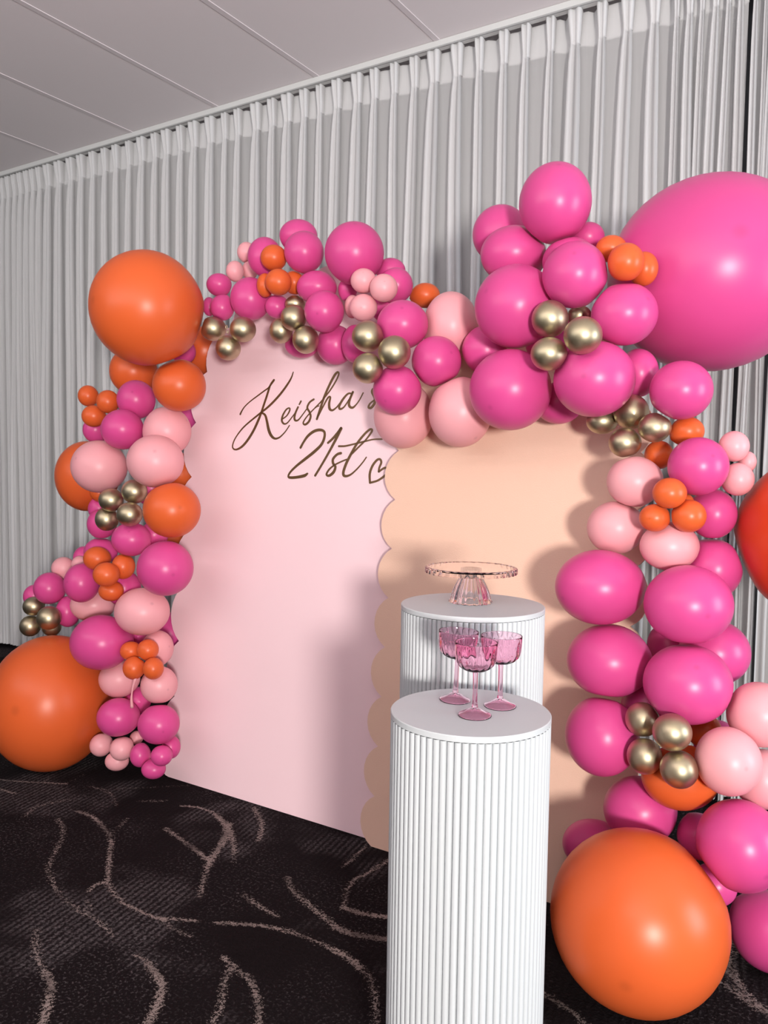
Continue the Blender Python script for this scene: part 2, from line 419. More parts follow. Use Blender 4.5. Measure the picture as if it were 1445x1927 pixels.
BALLOONS = [
    ('LC', 'O', (-2.3749, 2.1013, 1.8590), 0.2089, 0.990, 1.005, 'N', 'giant orange balloon crowning the left column of the garland'),
    ('LC', 'O', (-2.7977, 2.3990, 1.6781), 0.1023, 0.984, 1.015, 'N', 'medium orange balloon tucked under the left side of the giant orange balloon'),
    ('LC', 'O', (-2.3483, 2.2347, 1.5872), 0.1007, 1.007, 0.994, '', "medium orange balloon overlapping the pink board's upper left edge"),
    ('LC', 'O', (-2.5600, 2.5841, 1.7751), 0.0992, 0.952, 1.051, 'B', 'orange balloon peeking out from behind the pink board below the gold trio'),
    ('LC', 'H', (-2.5356, 2.4358, 1.7512), 0.0519, 0.996, 1.005, 'N', "hot pink balloon sliver wedged under the giant orange balloon's right side"),
    ('LC', 'O', (-2.9441, 2.2791, 1.5690), 0.0440, 0.971, 1.027, 'N', "small orange balloon, upper left of the trio at the left column's outer edge"),
    ('LC', 'O', (-2.7873, 2.2549, 1.5381), 0.0472, 0.976, 1.024, 'N', "small orange balloon, right one of the trio at the left column's outer edge"),
    ('LC', 'O', (-2.8604, 2.2403, 1.4791), 0.0469, 1.036, 0.970, 'N', "small orange balloon, lowest of the trio at the left column's outer edge"),
    ('LC', 'H', (-2.6550, 2.2895, 1.5454), 0.0787, 0.983, 1.018, 'N', 'hot pink balloon between the small orange trio and the medium orange balloon'),
    ('LC', 'H', (-2.6380, 2.2043, 1.4198), 0.0821, 1.020, 0.984, 'N', 'hot pink balloon just above the two pale pink balloons of the left column'),
    ('LC', 'H', (-2.9608, 2.3296, 1.4261), 0.0561, 0.971, 1.028, 'N', 'hot pink balloon half hidden below the small orange trio'),
    ('LC', 'P', (-2.4671, 2.2824, 1.4152), 0.0957, 0.986, 1.015, '', "pale pink balloon tucked behind its twin on the pink board's left edge"),
    ('LC', 'P', (-2.3939, 2.1560, 1.2941), 0.1039, 1.029, 0.975, '', 'pale pink balloon in front, right above the gold cluster of the left column'),
    ('LC', 'P', (-2.7541, 2.1827, 1.2686), 0.1090, 1.019, 0.985, 'N', 'pale pink balloon on the outer left, above the gold cluster'),
    ('LC', 'O', (-3.0594, 2.3593, 1.2220), 0.1461, 0.924, 1.073, 'N', 'shaded orange balloon bulging out behind the pale pink one on the outer left'),
    ('LC', 'O', (-2.3194, 2.1695, 1.1099), 0.1062, 1.014, 0.988, '', 'medium orange balloon beside the gold cluster of the left column'),
    ('LC', 'G', (-2.5287, 2.1708, 1.1740), 0.0490, 1.024, 0.982, 'N', "gold chrome balloon, upper right of the left column's cluster of four"),
    ('LC', 'G', (-2.6424, 2.1507, 1.1369), 0.0474, 1.021, 0.984, 'N', "gold chrome balloon, upper left of the left column's cluster of four"),
    ('LC', 'G', (-2.5058, 2.1274, 1.0870), 0.0483, 1.023, 0.983, 'N', "gold chrome balloon, lower right of the left column's cluster of four"),
    ('LC', 'G', (-2.6830, 2.1612, 1.0579), 0.0469, 0.971, 1.029, 'N', "gold chrome balloon, lower left of the left column's cluster of four"),
    ('LC', 'H', (-2.8010, 2.2304, 1.0285), 0.0605, 0.970, 1.030, 'N', "hot pink balloon half hidden behind the left column's gold cluster"),
    ('LC', 'H', (-2.9338, 2.3252, 1.0837), 0.0496, 0.969, 1.030, 'N', "dark hot pink balloon sliver left of the left column's gold cluster"),
    ('LC', 'O', (-2.8955, 2.2981, 1.1597), 0.0445, 0.969, 1.030, 'N', "orange balloon sliver above the left column's gold cluster"),
    ('LC', 'H', (-2.5429, 2.1665, 0.9846), 0.0715, 1.074, 0.939, 'N', "hot pink balloon directly under the left column's gold cluster"),
    ('LC', 'H', (-2.5474, 2.2871, 0.9953), 0.0552, 1.024, 0.981, 'N', 'hot pink balloon sliver below the medium orange balloon'),
    ('LC', 'H', (-2.8125, 2.2334, 0.9112), 0.0626, 1.090, 0.927, 'N', 'hot pink balloon just above the cluster of four small orange balloons'),
    ('LC', 'H', (-3.0119, 2.3009, 0.8630), 0.0476, 0.915, 1.082, 'N', 'hot pink balloon sliver left of the four small orange balloons'),
    ('LC', 'P', (-2.9612, 2.2429, 0.8445), 0.0355, 0.965, 1.033, 'N', 'pale pink balloon sliver left of the four small orange balloons'),
    ('LC', 'P', (-3.0900, 2.2550, 0.8165), 0.0497, 1.013, 0.990, 'N', 'small pale pink balloon sticking up beside the dark curtain at lower left'),
    ('LC', 'H', (-3.0750, 2.1746, 0.7380), 0.0673, 0.978, 1.021, 'N', 'hot pink balloon above the gold cluster at the far left'),
    ('LC', 'H', (-3.2249, 2.2049, 0.6841), 0.0499, 0.956, 1.042, 'N', 'hot pink balloon at the far left, half hidden behind its larger neighbour'),
    ('LC', 'H', (-2.8211, 2.1470, 0.7879), 0.0763, 0.936, 1.061, 'N', 'hot pink balloon left of the lower four small orange balloons'),
    ('LC', 'O', (-2.7160, 2.1396, 0.8979), 0.0509, 1.063, 0.948, 'N', 'small orange balloon, top of the stepped cluster of four in the left column'),
    ('LC', 'O', (-2.5745, 2.1531, 0.8756), 0.0477, 0.941, 1.058, 'N', 'small orange balloon, right one of the stepped cluster of four in the left column'),
    ('LC', 'O', (-2.5661, 2.0642, 0.8542), 0.0489, 1.042, 0.966, 'N', 'small orange balloon, foremost in the middle of the stepped cluster of four'),
    ('LC', 'O', (-2.5935, 2.1087, 0.7817), 0.0440, 1.094, 0.923, 'N', 'small orange balloon, lowest of the stepped cluster of four'),
    ('LC', 'H', (-2.3314, 2.1472, 0.8890), 0.1050, 1.004, 0.998, '', "large hot pink balloon against the pink board's left edge, at mid height"),
    ('LC', 'H', (-2.6414, 2.2089, 0.7753), 0.0717, 0.977, 1.023, 'N', 'hot pink balloon behind the lowest of the stepped orange cluster'),
    ('LC', 'G', (-3.1592, 2.1542, 0.6529), 0.0431, 1.047, 0.963, 'N', 'gold chrome balloon, top of the cluster at the far left'),
    ('LC', 'G', (-2.9950, 2.1139, 0.6266), 0.0499, 0.998, 1.003, 'N', 'gold chrome balloon, foremost right of the cluster at the far left'),
    ('LC', 'G', (-3.1713, 2.1459, 0.5661), 0.0454, 0.985, 1.014, 'N', 'gold chrome balloon, lower left of the cluster at the far left'),
    ('LC', 'G', (-3.0807, 2.1869, 0.5656), 0.0399, 1.026, 0.977, 'N', 'gold chrome balloon, half hidden at the bottom of the far left cluster'),
    ('LC', 'H', (-3.0063, 2.2161, 0.6374), 0.0585, 0.864, 1.137, 'N', 'hot pink balloon right of the far left gold cluster'),
    ('LC', 'P', (-2.8706, 2.2374, 0.6793), 0.0813, 1.146, 0.885, 'N', 'pale pink balloon half hidden between hot pink balloons low in the left column'),
    ('LC', 'P', (-2.4670, 2.1532, 0.7071), 0.0990, 1.074, 0.937, '', 'large pale pink balloon below the stepped orange cluster'),
    ('LC', 'H', (-2.6252, 2.0860, 0.5766), 0.1133, 1.057, 0.950, 'N', 'large hot pink balloon resting above the giant orange floor balloon'),
    ('LC', 'P', (-2.4524, 2.2173, 0.5518), 0.0669, 0.941, 1.061, '', 'pale pink balloon behind the lower four small orange balloons'),
    ('LC', 'O', (-2.4818, 2.1095, 0.5574), 0.0389, 1.071, 0.939, 'N', 'small orange balloon, upper left of the lowest orange cluster of four'),
    ('LC', 'O', (-2.4038, 2.1252, 0.5693), 0.0408, 1.015, 0.988, 'N', 'small orange balloon, upper right of the lowest orange cluster of four'),
    ('LC', 'O', (-2.4327, 2.0829, 0.5033), 0.0429, 0.974, 1.026, 'N', 'small orange balloon, lower left of the lowest orange cluster of four'),
    ('LC', 'O', (-2.3442, 2.0994, 0.5110), 0.0401, 0.965, 1.036, 'N', 'small orange balloon, lower right of the lowest orange cluster of four'),
    ('LC', 'P', (-2.6211, 2.1688, 0.4139), 0.0779, 1.029, 0.974, 'N', 'pale pink balloon left under the lowest orange cluster, beside the giant orange'),
    ('LC', 'P', (-2.3789, 2.1586, 0.4290), 0.0711, 0.994, 1.007, '', 'pale pink balloon right under the lowest orange cluster, against the pink board'),
    ('LC', 'H', (-2.5615, 2.1135, 0.2797), 0.0788, 1.047, 0.955, 'N', 'hot pink balloon on the left of the bottom pair beside the giant orange balloon'),
    ('LC', 'H', (-2.3488, 2.1297, 0.2873), 0.0769, 1.027, 0.974, '', 'hot pink balloon on the right of the bottom pair, against the pink board'),
    ('LC', 'H', (-2.5933, 2.2392, 0.3119), 0.0549, 0.992, 1.009, 'N', 'hot pink balloon in shade behind the dangling balloon tail'),
    ('LC', 'P', (-2.6969, 2.1384, 0.1331), 0.0456, 0.989, 1.008, 'N', 'small pale pink balloon, leftmost of the bottom cluster by the giant orange'),
    ('LC', 'P', (-2.5379, 2.1109, 0.1583), 0.0462, 0.995, 1.003, 'N', 'small pale pink balloon, foremost right of the bottom pale cluster'),
    ('LC', 'P', (-2.5945, 2.1339, 0.0898), 0.0426, 1.107, 0.902, 'N', 'small pale pink balloon, lowest of the bottom pale cluster just over the carpet'),
    ('LC', 'P', (-2.5587, 2.2029, 0.1729), 0.0270, 0.998, 1.002, 'N', 'tiny pale pink balloon glimpsed between the bottom hot pink pair'),
    ('LC', 'H', (-2.4485, 2.1263, 0.1465), 0.0428, 0.926, 1.077, 'N', 'small hot pink balloon, left one of the bottom cluster on the pink board corner'),
    ('LC', 'H', (-2.3043, 2.1031, 0.1815), 0.0397, 1.031, 0.969, '', 'small hot pink balloon, foremost of the bottom cluster on the pink board corner'),
    ('LC', 'H', (-2.3329, 2.1778, 0.1867), 0.0396, 0.902, 1.108, '', 'small hot pink balloon, right one of the bottom cluster on the pink board corner'),
    ('LC', 'H', (-2.3798, 2.1316, 0.1047), 0.0423, 1.111, 0.896, '', 'small hot pink balloon, lowest of the bottom cluster, touching the carpet edge'),
    ('LC', 'O', (-2.9645, 2.1006, 0.2730), 0.2680, 0.939, 1.049, 'F', 'giant orange balloon lying on the carpet at the lower left'),
    ('LC', 'H', (-2.5691, 2.2932, 1.1852), 0.0745, 1.012, 0.992, 'N', 'hot pink balloon in shade behind the pale pink and orange of the left column'),
    ('LC', 'H', (-2.6607, 2.3069, 0.5610), 0.0588, 0.985, 1.016, 'N', 'dark hot pink balloon in the gap above the lowest orange cluster'),
    ('LC', 'H', (-2.6599, 2.5400, 1.4878), 0.0845, 0.961, 1.040, 'B', 'dark hot pink balloon glimpsed behind the pink board beside the upper pale pink pair'),
    ('LC', 'O', (-2.6393, 2.5142, 1.2442), 0.0843, 0.958, 1.043, 'B', "dark orange balloon glimpsed behind the pink board's edge above the medium orange one"),
    ('LC', 'O', (-2.6869, 2.4785, 0.9649), 0.0776, 0.984, 1.018, 'B', 'dark orange balloon glimpsed behind the board between orange and large hot pink'),
    ('LC', 'H', (-2.6364, 2.4498, 0.5488), 0.0925, 1.016, 0.987, 'B', 'dim purple-pink balloon glimpsed behind the board beside the lower orange cluster'),
    ('TP', 'P', (-2.1913, 2.4386, 2.1168), 0.0383, 0.966, 1.039, 'N', "pale pink balloon, topmost of the small pale trio on the arch's left shoulder"),
    ('TP', 'P', (-2.1952, 2.3769, 2.0318), 0.0368, 0.933, 1.076, 'N', "pale pink balloon, leftmost of the small pale trio on the arch's left shoulder"),
    ('TP', 'P', (-2.1744, 2.4386, 2.0452), 0.0333, 0.926, 1.086, 'N', 'pale pink balloon, half hidden right one of the trio on the left shoulder'),
    ('TP', 'H', (-2.0192, 2.3479, 2.0584), 0.0680, 0.949, 1.058, 'N', 'hot pink balloon behind the upper orange balloon of the arch'),
    ('TP', 'H', (-1.8992, 2.3945, 2.1301), 0.0645, 1.089, 0.910, 'N', 'hot pink balloon topmost on the left arch, behind another hot pink one'),
    ('TP', 'H', (-1.8109, 2.3157, 2.0428), 0.0716, 0.984, 1.018, 'N', 'hot pink balloon right of the small orange cluster on the arch top'),
    ('TP', 'H', (-1.5827, 2.2986, 2.0075), 0.1017, 0.990, 1.011, 'N', 'largest hot pink balloon on top of the left arch'),
    ('TP', 'O', (-1.9284, 2.2900, 2.0321), 0.0465, 1.021, 0.980, 'N', 'small orange balloon, uppermost of the arch top cluster'),
    ('TP', 'O', (-1.8671, 2.2440, 1.9302), 0.0461, 1.007, 0.994, 'N', 'small orange balloon, foremost of the arch top cluster'),
    ('TP', 'O', (-1.9597, 2.2809, 1.9357), 0.0360, 0.844, 1.197, 'N', 'small orange balloon, left hidden one of the arch top cluster'),
    ('TP', 'O', (-1.8623, 2.3242, 1.9434), 0.0392, 0.970, 1.034, 'N', 'small orange balloon, right hidden one of the arch top cluster'),
    ('TP', 'H', (-2.2239, 2.3199, 1.9722), 0.0455, 1.057, 0.944, 'N', 'small hot pink balloon, uppermost of the trio above the gold trio'),
    ('TP', 'H', (-2.0581, 2.3138, 1.9029), 0.0767, 0.980, 1.023, '', 'hot pink balloon between the small hot pink trio and the orange cluster'),
    ('TP', 'H', (-2.1857, 2.2974, 1.8786), 0.0466, 0.974, 1.028, '', 'small hot pink balloon resting directly on the gold trio'),
    ('TP', 'H', (-2.3078, 2.3544, 1.9032), 0.0311, 0.847, 1.182, 'N', 'small hot pink balloon squeezed against the giant orange balloon'),
    ('TP', 'H', (-1.9376, 2.3207, 1.8645), 0.0423, 1.002, 1.000, '', 'small hot pink balloon under the foremost small orange balloon'),
    ('TP', 'G', (-2.2028, 2.2673, 1.7969), 0.0470, 1.047, 0.956, '', 'gold chrome balloon, left one of the trio beside the giant orange balloon'),
    ('TP', 'G', (-2.0500, 2.2633, 1.7820), 0.0469, 1.029, 0.974, '', 'gold chrome balloon, right one of the trio beside the giant orange balloon'),
    ('TP', 'G', (-2.1242, 2.2658, 1.7204), 0.0466, 1.003, 0.999, '', 'gold chrome balloon, lowest of the trio beside the giant orange balloon'),
    ('TP', 'H', (-1.7556, 2.3195, 1.9145), 0.0640, 1.110, 0.895, '', 'hot pink balloon behind and above the one beside the gold chrome cluster'),
    ('TP', 'H', (-1.6635, 2.2407, 1.8104), 0.0687, 0.982, 1.020, '', 'hot pink balloon right of the four gold ones on the arch'),
    ('TP', 'G', (-1.8485, 2.3140, 1.8650), 0.0326, 1.106, 0.899, '', "gold chrome balloon, topmost hidden one of the arch's cluster of four"),
    ('TP', 'G', (-1.7819, 2.2240, 1.7963), 0.0446, 1.002, 1.000, '', "gold chrome balloon, foremost upper one of the arch's cluster of four"),
    ('TP', 'G', (-1.8786, 2.2744, 1.7672), 0.0433, 0.956, 1.050, '', "gold chrome balloon, left one of the arch's cluster of four"),
    ('TP', 'G', (-1.7405, 2.2388, 1.7211), 0.0469, 0.971, 1.032, '', "gold chrome balloon, lower right one of the arch's cluster of four"),
    ('TP', 'H', (-1.8616, 2.3729, 1.7263), 0.0533, 1.166, 0.853, '', "hot pink balloon in shade under the arch's gold cluster"),
    ('TP', 'H', (-1.6953, 2.3516, 1.7147), 0.0687, 0.984, 1.019, '', 'hot pink balloon in shade above the letter h of the lettering'),
    ('TP', 'H', (-1.5865, 2.3122, 1.7062), 0.0529, 0.826, 1.221, '', 'hot pink balloon in shade left of the gold trio over the lettering'),
    ('TP', 'H', (-1.5087, 2.4135, 1.9654), 0.0466, 1.105, 0.898, 'N', 'hot pink balloon behind the small pale cluster on the arch, upper'),
    ('TP', 'H', (-1.4402, 2.3389, 1.8933), 0.0575, 0.990, 1.013, 'N', 'hot pink balloon right of the small pale cluster on the arch'),
    ('TP', 'H', (-1.6621, 2.3751, 1.9084), 0.0366, 0.922, 1.093, 'N', 'hot pink balloon sliver left of the small pale cluster on the arch'),
    ('TP', 'P', (-1.5119, 2.2513, 1.8988), 0.0416, 1.032, 0.968, 'N', "small pale pink balloon, upper left of the arch's pale cluster"),
    ('TP', 'P', (-1.4290, 2.2455, 1.8660), 0.0452, 1.011, 0.990, 'N', "small pale pink balloon, right one of the arch's pale cluster"),
    ('TP', 'P', (-1.5044, 2.2423, 1.8093), 0.0447, 1.017, 0.984, '', "small pale pink balloon, lowest of the arch's pale cluster"),
    ('TP', 'P', (-1.5907, 2.3027, 1.8307), 0.0324, 0.840, 1.205, '', "small pale pink balloon, half hidden left one of the arch's pale cluster"),
    ('TP', 'H', (-1.3341, 2.2101, 1.7357), 0.0788, 1.030, 0.970, '', 'hot pink balloon above the gold trio over the lettering'),
    ('TP', 'H', (-1.5082, 2.3889, 1.8324), 0.0522, 1.053, 0.948, '', 'hot pink balloon half hidden behind the one above the gold trio'),
    ('TP', 'G', (-1.4056, 2.1209, 1.6922), 0.0489, 1.013, 0.989, '', 'gold chrome balloon, upper left of the trio over the lettering'),
    ('TP', 'G', (-1.2972, 2.1036, 1.6347), 0.0501, 0.995, 1.007, '', 'gold chrome balloon, right one of the trio over the lettering'),
    ('TP', 'G', (-1.3767, 2.0797, 1.5884), 0.0467, 1.009, 0.992, '', 'gold chrome balloon, lowest of the trio over the lettering'),
    ('TP', 'H', (-1.2248, 2.2357, 1.6185), 0.0778, 0.998, 1.003, '', 'hot pink balloon in the dip between the two boards'),
    ('TP', 'H', (-1.3218, 2.1642, 1.5273), 0.0763, 0.996, 1.006, '', 'hot pink balloon covering the end of the name lettering'),
    ('TP', 'O', (-1.4010, 2.4686, 1.8798), 0.0467, 1.099, 0.904, 'N', 'orange balloon peeking over the dip between the two arches'),
    ('TP', 'P', (-1.2337, 2.3430, 1.7460), 0.0973, 0.911, 1.101, '', 'large pale pink balloon upright between the two arches'),
    ('TP', 'P', (-1.3841, 2.3075, 1.4577), 0.1030, 0.954, 1.049, '', "large pale pink balloon hanging over the lettering's crossbar"),
    ('TP', 'P', (-1.1542, 2.2669, 1.4626), 0.1041, 0.947, 1.055, '', "large pale pink balloon hanging at the cream board's upper left"),
    ('TP', 'H', (-1.1005, 2.3199, 1.6575), 0.0718, 0.962, 1.042, '', 'hot pink balloon in shade between the pale pink ones and the right bunch'),
    ('TR', 'H', (-0.8613, 2.2616, 2.0519), 0.1070, 0.959, 1.042, 'N', 'hot pink balloon standing highest on the right bunch'),
    ('TR', 'H', (-1.0967, 2.4096, 2.0323), 0.0891, 0.995, 1.004, 'N', "hot pink balloon at the right bunch's upper left, behind"),
    ('TR', 'H', (-1.0016, 2.2954, 1.9321), 0.0905, 1.083, 0.916, 'N', "hot pink balloon at the right bunch's left, under the rear one"),
    ('TR', 'H', (-0.9384, 2.1773, 1.7516), 0.1172, 0.996, 1.002, 'N', "large hot pink balloon left of the right bunch's gold cluster"),
    ('TR', 'H', (-0.7560, 2.1459, 1.8140), 0.0873, 0.990, 1.009, 'N', "hot pink balloon directly above the right bunch's gold cluster"),
    ('TR', 'H', (-0.8210, 2.2836, 1.8868), 0.0730, 1.065, 0.934, 'N', 'hot pink balloon just behind the one above the gold cluster'),
    ('TR', 'H', (-0.8003, 2.3746, 1.9736), 0.0466, 1.048, 0.951, 'N', 'hot pink balloon sliver beside the highest balloon'),
    ('TR', 'O', (-0.6948, 2.2615, 1.9023), 0.0394, 1.087, 0.916, 'N', 'small orange balloon, left one of the trio touching the giant hot pink'),
    ('TR', 'O', (-0.6238, 2.1596, 1.8352), 0.0481, 0.970, 1.027, 'N', 'small orange balloon, foremost of the trio touching the giant hot pink'),
    ('TR', 'O', (-0.5987, 2.2409, 1.8321), 0.0416, 0.909, 1.094, 'N', 'small orange balloon, right one of the trio touching the giant hot pink'),
    ('TR', 'H', (-0.6320, 2.1886, 1.7059), 0.0848, 1.028, 0.972, 'N', "hot pink balloon right of the right bunch's gold cluster"),
    ('TR', 'G', (-0.8039, 2.0971, 1.6935), 0.0491, 0.997, 1.004, 'N', "gold chrome balloon, upper left of the right bunch's cluster"),
    ('TR', 'G', (-0.6928, 2.0410, 1.6341), 0.0484, 1.012, 0.988, 'N', "gold chrome balloon, foremost right of the right bunch's cluster"),
    ('TR', 'G', (-0.7895, 2.0586, 1.5948), 0.0461, 1.047, 0.955, 'N', "gold chrome balloon, lowest of the right bunch's cluster"),
    ('TR', 'G', (-0.7797, 2.2606, 1.7262), 0.0315, 1.078, 0.928, 'N', "gold chrome balloon, half hidden at the back of the right bunch's cluster"),
    ('TR', 'H', (-0.9431, 2.1649, 1.5151), 0.1164, 1.007, 0.993, '', 'large hot pink balloon, lowest left of the right bunch'),
    ('TR', 'H', (-0.6947, 2.1486, 1.5333), 0.1043, 1.032, 0.969, '', 'large hot pink balloon, lowest middle of the right bunch'),
    ('TR', 'H', (-0.8518, 2.3133, 1.4860), 0.0664, 1.069, 0.938, '', 'hot pink balloon in shade between the two lowest of the right bunch'),
    ('TR', 'H', (-0.6175, 2.2864, 1.5597), 0.0613, 0.909, 1.092, 'N', 'hot pink balloon half hidden between the right bunch and the giant hot pink'),
    ('TR', 'H', (-0.4817, 2.2020, 1.5003), 0.0778, 1.019, 0.982, 'N', 'hot pink balloon hanging below the giant hot pink balloon'),
    ('TR', 'H', (-0.4808, 2.5278, 1.8608), 0.2875, 1.018, 0.965, 'N', 'giant hot pink balloon at the upper right'),
    ('TR', 'H', (-0.8811, 2.3458, 1.6754), 0.0856, 1.059, 0.944, '', "hot pink balloon hidden deep behind the right bunch's gold cluster"),
    ('RC', 'G', (-0.6195, 2.2434, 1.4504), 0.0474, 0.996, 1.004, '', "gold chrome balloon, uppermost of the cluster on the cream board's right"),
    ('RC', 'G', (-0.5444, 2.1989, 1.4049), 0.0408, 1.049, 0.958, 'N', "gold chrome balloon, right one of the cluster on the cream board's right"),
    ('RC', 'G', (-0.6226, 2.2029, 1.3653), 0.0413, 1.035, 0.969, '', "gold chrome balloon, lowest of the cluster on the cream board's right"),
    ('RC', 'G', (-0.7031, 2.2553, 1.4263), 0.0392, 1.110, 0.907, '', 'gold chrome balloon, left half hidden one of the cluster on the cream board'),
    ('RC', 'O', (-0.4763, 2.2669, 1.3968), 0.0416, 1.061, 0.949, 'N', 'small orange balloon under the hot pink one at the right, beside the gold cluster'),
    ('RC', 'O', (-0.5486, 2.2722, 1.3341), 0.0387, 0.992, 1.008, 'N', 'small orange balloon wedged below the gold cluster on the right'),
    ('RC', 'H', (-0.4248, 2.1619, 1.3040), 0.0740, 1.001, 0.999, 'N', 'hot pink balloon between the pale trio and the orange trio on the right'),
    ('RC', 'P', (-0.3531, 2.2308, 1.3565), 0.0383, 0.972, 1.025, 'N', 'small pale pink balloon, upper one of the trio near the curtain gap'),
    ('RC', 'P', (-0.3256, 2.2688, 1.3179), 0.0248, 0.888, 1.103, 'N', 'small pale pink balloon, rear right one of the trio near the curtain gap'),
    ('RC', 'P', (-0.3405, 2.2271, 1.2727), 0.0408, 0.968, 1.028, 'N', 'small pale pink balloon, lower one of the trio near the curtain gap'),
    ('RC', 'P', (-0.5934, 2.2008, 1.2613), 0.0704, 1.030, 0.973, '', "pale pink balloon, uppermost of the three against the cream board's right"),
    ('RC', 'P', (-0.6429, 2.2126, 1.1334), 0.0749, 1.032, 0.972, '', "pale pink balloon, leftmost of the three against the cream board's right"),
    ('RC', 'P', (-0.4913, 2.1786, 1.0952), 0.0689, 1.091, 0.924, 'N', 'pale pink balloon, lowest of the three, under the orange trio'),
    ('RC', 'O', (-0.4764, 2.0939, 1.2362), 0.0399, 1.041, 0.966, 'N', 'small orange balloon, uppermost of the trio on the right column'),
    ('RC', 'O', (-0.5160, 2.1162, 1.1713), 0.0369, 1.051, 0.957, 'N', 'small orange balloon, lower left of the trio on the right column'),
    ('RC', 'O', (-0.4362, 2.1302, 1.1792), 0.0420, 1.016, 0.987, 'N', 'small orange balloon, lower right of the trio on the right column'),
    ('RC', 'O', (-0.4594, 2.1996, 1.2108), 0.0214, 0.965, 1.034, 'N', "tiny orange balloon glimpsed behind the right column's orange trio"),
    ('RC', 'H', (-0.4012, 2.2478, 1.1809), 0.0629, 0.957, 1.039, 'N', 'hot pink balloon right of the orange trio on the right column'),
    ('RC', 'H', (-0.3987, 2.2620, 1.0357), 0.0769, 0.958, 1.038, 'N', 'hot pink balloon behind, between the pale pink and the big hot pink pairs'),
    ('RC', 'H', (-0.6552, 2.1285, 0.9786), 0.1089, 1.089, 0.920, '', 'large hot pink balloon, upper left of the four stacked beside the tall plinth'),
    ('RC', 'H', (-0.4248, 2.1063, 0.9591), 0.1029, 1.044, 0.960, 'N', 'large hot pink balloon, upper right of the four stacked on the right column'),
    ('RC', 'H', (-0.6304, 2.1483, 0.7785), 0.1049, 1.068, 0.936, '', 'large hot pink balloon, lower left of the four stacked beside the tall plinth'),
    ('RC', 'H', (-0.3860, 2.2653, 0.8129), 0.0881, 1.025, 0.976, 'N', 'hot pink balloon peeking out right behind the four stacked ones'),
    ('RC', 'H', (-0.4162, 2.0929, 0.7618), 0.1034, 1.036, 0.963, 'N', 'large hot pink balloon, lower right of the four stacked above the gold cluster'),
    ('RC', 'H', (-0.6307, 2.1040, 0.5844), 0.0996, 0.957, 1.043, '', 'large hot pink balloon left of the lowest gold cluster'),
    ('RC', 'H', (-0.5460, 2.2290, 0.6478), 0.0712, 0.966, 1.031, 'N', 'hot pink balloon in shade above the lowest gold cluster'),
    ('RC', 'G', (-0.5164, 2.0659, 0.6604), 0.0429, 0.990, 1.008, 'N', 'gold chrome balloon, upper left of the lowest cluster on the right'),
    ('RC', 'G', (-0.4255, 1.9854, 0.6674), 0.0450, 1.016, 0.982, 'N', 'gold chrome balloon, upper right of the lowest cluster on the right'),
    ('RC', 'G', (-0.5006, 2.0359, 0.5778), 0.0439, 0.979, 1.017, 'N', 'gold chrome balloon, lower left of the lowest cluster on the right'),
    ('RC', 'G', (-0.4078, 1.9915, 0.5783), 0.0447, 0.990, 1.005, 'N', 'gold chrome balloon, lower right of the lowest cluster on the right'),
    ('RC', 'O', (-0.4308, 2.1163, 0.5124), 0.0869, 1.094, 0.909, 'N', 'orange balloon beneath the lowest gold cluster on the right'),
    ('RC', 'P', (-0.2562, 2.1455, 0.6999), 0.0771, 0.976, 1.016, 'N', 'pale pink balloon at the right picture edge, upper of the low trio'),
    ('RC', 'P', (-0.3084, 2.0487, 0.6019), 0.0783, 0.965, 1.026, 'N', 'pale pink balloon right beside the lowest gold cluster'),
    ('RC', 'P', (-0.2465, 2.1589, 0.5367), 0.0709, 0.967, 1.021, 'N', 'pale pink balloon half hidden at the right picture edge, low'),
    ('RC', 'H', (-0.5373, 2.1564, 0.3872), 0.0914, 1.039, 0.956, 'N', 'hot pink balloon above the giant orange floor balloon on the right'),
    ('RC', 'H', (-0.6672, 2.1717, 0.2508), 0.0748, 1.096, 0.898, '', 'dim hot pink balloon behind the plinth side of the giant right orange'),
    ('RC', 'H', (-0.2723, 2.0389, 0.4095), 0.1031, 0.967, 1.019, 'N', 'large hot pink balloon right above the giant orange floor balloon'),
    ('RC', 'H', (-0.2213, 2.2648, 0.1034), 0.1010, 0.998, 0.978, 'F', 'large hot pink balloon low in the right corner by the carpet'),
    ('RC', 'O', (-0.4747, 1.9222, 0.2198), 0.2086, 0.989, 0.990, 'F', 'giant orange balloon resting on the carpet at the lower right'),
    ('RC', 'H', (-0.3411, 2.1437, 0.2460), 0.0523, 1.005, 0.982, 'N', 'hot pink balloon sliver between the giant orange and the low right pair'),
    ('RC', 'H', (-0.3879, 2.1819, 0.3432), 0.0581, 0.997, 0.993, 'N', 'hot pink balloon in shade deep behind the giant right orange'),
    ('RC', 'O', (-0.3920, 2.1997, 0.6186), 0.0446, 0.977, 1.018, 'N', 'orange balloon glimpsed behind the lowest gold cluster and the pale ones'),
    ('RC', 'R', (-0.1541, 2.3295, 1.1311), 0.2075, 0.944, 1.036, 'N', 'giant red-orange balloon cut off by the right picture edge'),
    ('RC', 'H', (-0.3724, 2.2828, 0.5634), 0.0619, 0.975, 1.018, 'N', 'hot pink balloon in deep shade behind the low pale pink trio'),
    ('RC', 'H', (-0.5188, 2.3586, 0.7962), 0.0655, 0.975, 1.023, 'N', 'hot pink balloon in deep shade at the centre of the four stacked ones'),
]


